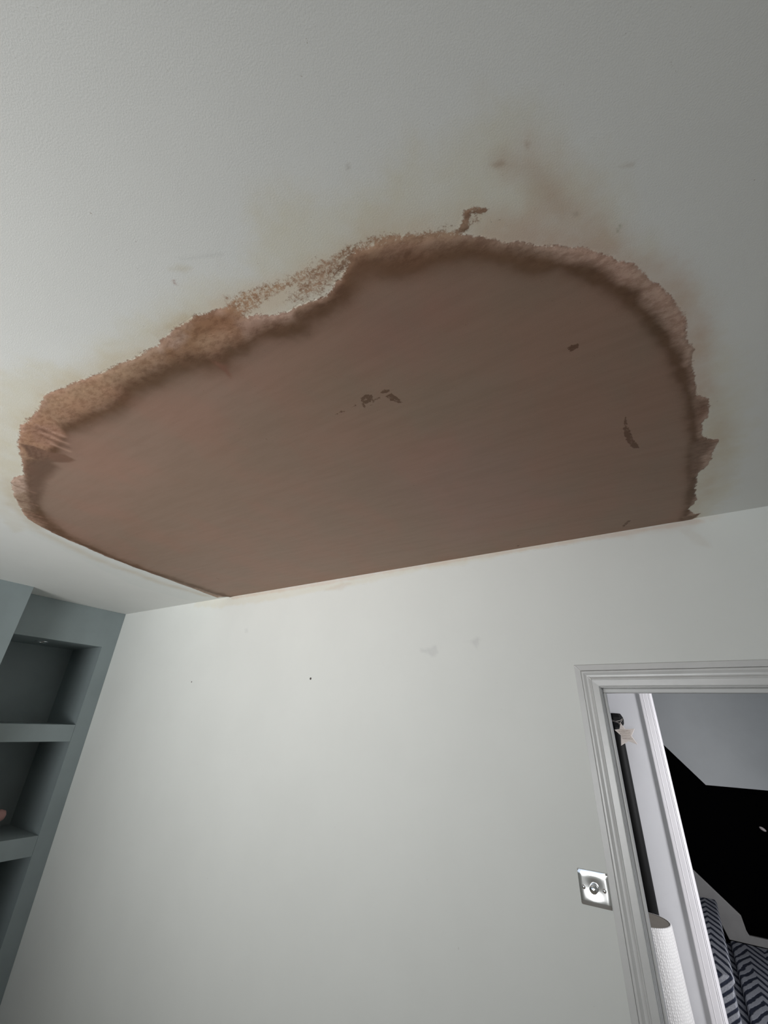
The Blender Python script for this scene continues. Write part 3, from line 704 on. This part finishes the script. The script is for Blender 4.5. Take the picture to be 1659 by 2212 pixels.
for z0, z1 in ((1.589, 1.697), (0.930, 1.040), (0.27, 0.38)):
    link('shelf', bx(XK, XL-0.001, -0.6995, -0.1015, z0, z1), M_BLUE, sh, bevel=0.0015)

dl = empty('recessed_downlight', (-3.972, -0.430, 2.25), label='small round recessed downlight in the top niche of the blue-grey shelving', cat='downlight')
link('bezel', lathe([(0.030, 0.001), (0.030, -0.003), (0.034, -0.006), (0.043, -0.005), (0.046, -0.001), (0.046, -0.0002)], 40, (-3.972, -0.430, 2.25)), M_CHROME, dl, smooth=True)
link('lens', lathe([(0, -0.0015), (0.0298, -0.0015), (0.0298, -0.0002), (0, -0.0002)], 32, (-3.972, -0.430, 2.25)), M_LENS, dl, smooth=True)

# pink plush on the middle shelf: only its paw reaches into the frame
def blob(c, r, rot=(0,0,0), seg=20):
    bm = bmesh.new()
    M = Matrix.Translation(c) @ Matrix.Rotation(rot[2],4,'Z') @ Matrix.Rotation(rot[1],4,'Y') @ Matrix.Rotation(rot[0],4,'X') @ Matrix.Diagonal((*r, 1))
    bmesh.ops.create_uvsphere(bm, u_segments=seg, v_segments=seg//2+2, radius=1, matrix=M)
    return bm
toy = empty('plush_toy', (-3.92, -0.47, 1.041), label='pink plush toy on the blue-grey shelf, mostly cut off by the left edge', cat='soft toy')
TX = -3.92
link('body', blob((TX, -0.47, 1.105), (0.055, 0.06, 0.064)), M_PINK, toy, smooth=True)
link('head', blob((TX, -0.455, 1.205), (0.045, 0.05, 0.045)), M_PINK, toy, smooth=True)
for s in (-1, 1):
    link('ear', blob((TX, -0.455+s*0.038, 1.25), (0.012, 0.016, 0.026), (s*-0.4,0,0)), M_PINK, toy, smooth=True)
    link('leg', blob((TX+0.045, -0.47+s*0.045, 1.064), (0.05, 0.024, 0.023)), M_PINK, toy, smooth=True)
for s in (-1, 1):
    bm = tube([(TX, -0.47+s*0.045, 1.14), (TX+0.004, -0.47+s*0.10, 1.145), (TX+0.008, -0.47+s*0.14, 1.15), (TX+0.01, -0.47+s*0.165, 1.153),
               (TX+0.01, -0.47+s*0.188, 1.154), (TX+0.01, -0.47+s*0.198, 1.153)], [0.022, 0.024, 0.032, 0.037, 0.026, 0.004], 14)
    ar = link('arm', bm, M_PINK, toy, smooth=True)
    link('paw_pad', blob((TX+0.036, -0.47+s*0.165, 1.144), (0.012, 0.016, 0.013)), M_KRAFT, ar, smooth=True)

# ================================================================== WALL FIXTURES
sw = empty('dimmer_switch', (-0.3255, 0, 1.3595), label='square polished chrome dimmer switch on the white wall beside the door frame', cat='light switch')
X0, X1, Z0, Z1 = -0.3690, -0.2820, 1.3160, 1.4030
bm = bmesh.new()
def rect(x0, x1, z0, z1, y): return [bm.verts.new(p) for p in ((x0,y,z0),(x1,y,z0),(x1,y,z1),(x0,y,z1))]
N = 14
R = [rect(X0, X1, Z0, Z1, 0.0), rect(X0, X1, Z0, Z1, -0.0055)]
for a, b in zip(R, R[1:]):
    for i in range(4): bm.faces.new((a[i], a[(i+1)%4], b[(i+1)%4], b[i]))
bm.faces.new(R[0])
# gently dished front
grid = []
for i in range(N+1):
    row = []
    for j in range(N+1):
        if (i in (0, N)) and (j in (0, N)):
            row.append(R[1][{(0,0):0,(N,0):1,(N,N):2,(0,N):3}[(i,j)]]); continue
        u_, v_ = i/N, j/N; e = min(u_, 1-u_, v_, 1-v_)*2
        rr = math.hypot(u_-0.5, v_-0.5)
        h = 0.0055+0.0012*min(1, e*6)-0.0014*math.exp(-(rr/0.28)**2)
        if i in (0, N) or j in (0, N): h = 0.0055
        row.append(bm.verts.new((X0+(X1-X0)*u_, -h, Z0+(Z1-Z0)*v_)))
    grid.append(row)
# drop the plain front rim edge mismatch by keeping sides separate
for i in range(N):
    for j in range(N):
        bm.faces.new((grid[i][j], grid[i+1][j], grid[i+1][j+1], grid[i][j+1]))
link('plate', bm, M_CHROME, sw, smooth=False)
for p in bpy.data.objects['plate'].data.polygons:
    if abs(p.normal.y) > 0.8 and p.center.y < -0.003: p.use_smooth = True
kc = (-0.3262, -0.005, 1.3598)
link('dimmer_knob', lathe([(0, 0.0), (0.0122, 0.0), (0.0125, -0.002), (0.0114, -0.015), (0.0108, -0.0172), (0.0095, -0.0182), (0, -0.0182)], 36, kc, 'Y'), M_CHROME, sw, smooth=True, bevel=0)
for sx in (-1, 1):
    sc = (-0.3262+sx*0.0300, -0.0052, 1.3595)
    s1 = link('screw', lathe([(0, 0), (0.0055, 0), (0.0055, -0.0016), (0.0038, -0.0032), (0, -0.0035)], 24, sc, 'Y'), M_CHROME, sw, smooth=True)
    link('screw_slot', bx(sc[0]-0.0026, sc[0]+0.0026, sc[1]-0.0037, sc[1]-0.0028, sc[2]-0.0005, sc[2]+0.0005), M_HOLE, s1)

def plug(x, z, r, label):
    e = empty('wall_plug', (x, 0, z), label=label, cat='wall plug', group='old wall plugs left in the white wall')
    link('rim', lathe([(r*0.55, 0.0), (r*0.55, -0.0012), (r, -0.0008), (r*1.05, 0.0)], 18, (x, 0, z), 'Y'), M_PLUG, e, smooth=True)
    link('hole', lathe([(0, -0.0004), (r*0.55, -0.0004), (r*0.55, 0), (0, 0)], 18, (x, 0, z), 'Y'), M_HOLE, e)
plug(-1.6024, 1.9936, 0.0062, 'larger dark wall plug hole, near the middle of the white wall')
plug(-2.6298, 1.9884, 0.0042, 'smaller dark wall plug hole, nearer the blue-grey shelving')

# ================================================================== HALL THINGS
PX, PY = -0.283, 1.032
cst = empty('coat_stand', (PX, PY, 0), label='black coat stand post with a knobbed top against the white hall wall', cat='coat stand')
link('post', lathe([(0, 0.02), (0.034, 0.02), (0.034, 1.80), (0.030, 1.815), (0, 1.815)], 28, (PX, PY, 0)), M_BLKMET, cst, smooth=True, bevel=0)
link('finial', lathe([(0, 1.808), (0.032, 1.808), (0.034, 1.826), (0.046, 1.845), (0.048, 1.862), (0.046, 1.874), (0.036, 1.893), (0, 1.895)], 8, (PX+0.002, PY, 0)), M_BLKMET, cst, bevel=0.003)
link('foot', lathe([(0, 0.0), (0.037, 0.0), (0.037, 0.012), (0.036, 0.03), (0, 0.03)], 28, (PX, PY, 0)), M_BLKMET, cst, smooth=True)

# star ornament
SC = Vector((-0.232, 0.958, 1.787))
st = empty('star_ornament', tuple(SC), label='pale wooden star with lines of tiny writing, hanging from the black post', cat='star ornament')
starp = [(-0.246,1.846),(-0.229,1.817),(-0.185,1.821),(-0.206,1.787),(-0.186,1.748),(-0.225,1.762),(-0.264,1.739),(-0.256,1.787),(-0.281,1.812),(-0.256,1.817)]
link('star', prism_y(starp, SC.y-0.003, SC.y+0.003), M_STAR, st, bevel=0.0008)
tx = bmesh.new(); rnd = random.Random(3)
for r_, (x0, x1, z) in enumerate(((-0.262,-0.210,1.812),(-0.262,-0.209,1.8045),(-0.256,-0.209,1.797),(-0.252,-0.212,1.789),(-0.252,-0.208,1.781),(-0.250,-0.206,1.773))):
    x = x0
    while x < x1:
        w_ = rnd.uniform(0.002, 0.0055); zz = z+0.06*(x-x0)*-0.3
        box(tx, x, x+w_, SC.y-0.0036, SC.y-0.0031, zz-0.0008-rnd.random()*0.0008, zz+0.0006+rnd.random()*0.0008)
        x += w_+rnd.uniform(0.001, 0.0022)
link('lettering', tx, M_INK, st)
hole = Vector((-0.244, SC.y-0.003, 1.838))
loop = [hole, hole+Vector((-0.018, 0.006, 0.014)), Vector((PX-0.012, PY-0.050, 1.853)), Vector((PX+0.012, PY-0.050, 1.853)), Vector((PX+0.035, PY-0.040, 1.858)),
        Vector((PX+0.046, PY-0.022, 1.868)), Vector((PX+0.044, PY-0.02, 1.862)), Vector((PX+0.026, PY-0.041, 1.84)), hole+Vector((-0.012, 0.001, -0.006))+Vector((0.004,0.0,0.002))]
link('hanging_cord', tube(loop, 0.0013, 6), M_CORD, st, smooth=True)
link('hanging_cord', tube([hole, Vector((PX+0.0, PY-0.052, 1.858)), Vector((PX-0.03, PY-0.04, 1.866))], 0.0012, 6), M_CORD, st, smooth=True)

# white textured tube standing on end
TC = (-0.292, 0.868)
rl = empty('textured_roll', (TC[0], TC[1], 0), label='tall white dimpled roll with a brown open top, standing before the black post', cat='roll')
link('sheet', lathe([(0.091, 1.079), (0.0965, 1.079), (0.0975, 1.074), (0.105, 0.85), (0.110, 0.7), (0.112, 0.0), (0.106, 0.0), (0.100, 0.85)], 56, (*TC, 0)), M_DIMPLE, rl, smooth=True)
link('core', lathe([(0.0905, 1.0785), (0.0905, 1.0), (0, 1.0), ], 48, (*TC, 0)), M_KRAFT, rl, smooth=True)
link('end_cap', lathe([(0, 1.0775), (0.0905, 1.0775), (0.0905, 1.074), (0, 1.074)], 48, (*TC, 0)), M_KRAFT, rl)

ov = empty('oval_wall_fitting', (0.348, HW, 1.258), label='tiny pale oval fitting on the black stair wall', cat='wall fitting')
bm = blob((0.348, HW-0.012, 1.2575), (0.019, 0.010, 0.0095), (0, math.radians(35), 0))
link('cap', bm, M_OVAL, ov, smooth=True)
link('stem', lathe([(0, 0), (0.005, 0), (0.005, -0.012), (0, -0.012)], 14, (0.348, HW, 1.2575), 'Y'), M_OVAL, ov, smooth=True)
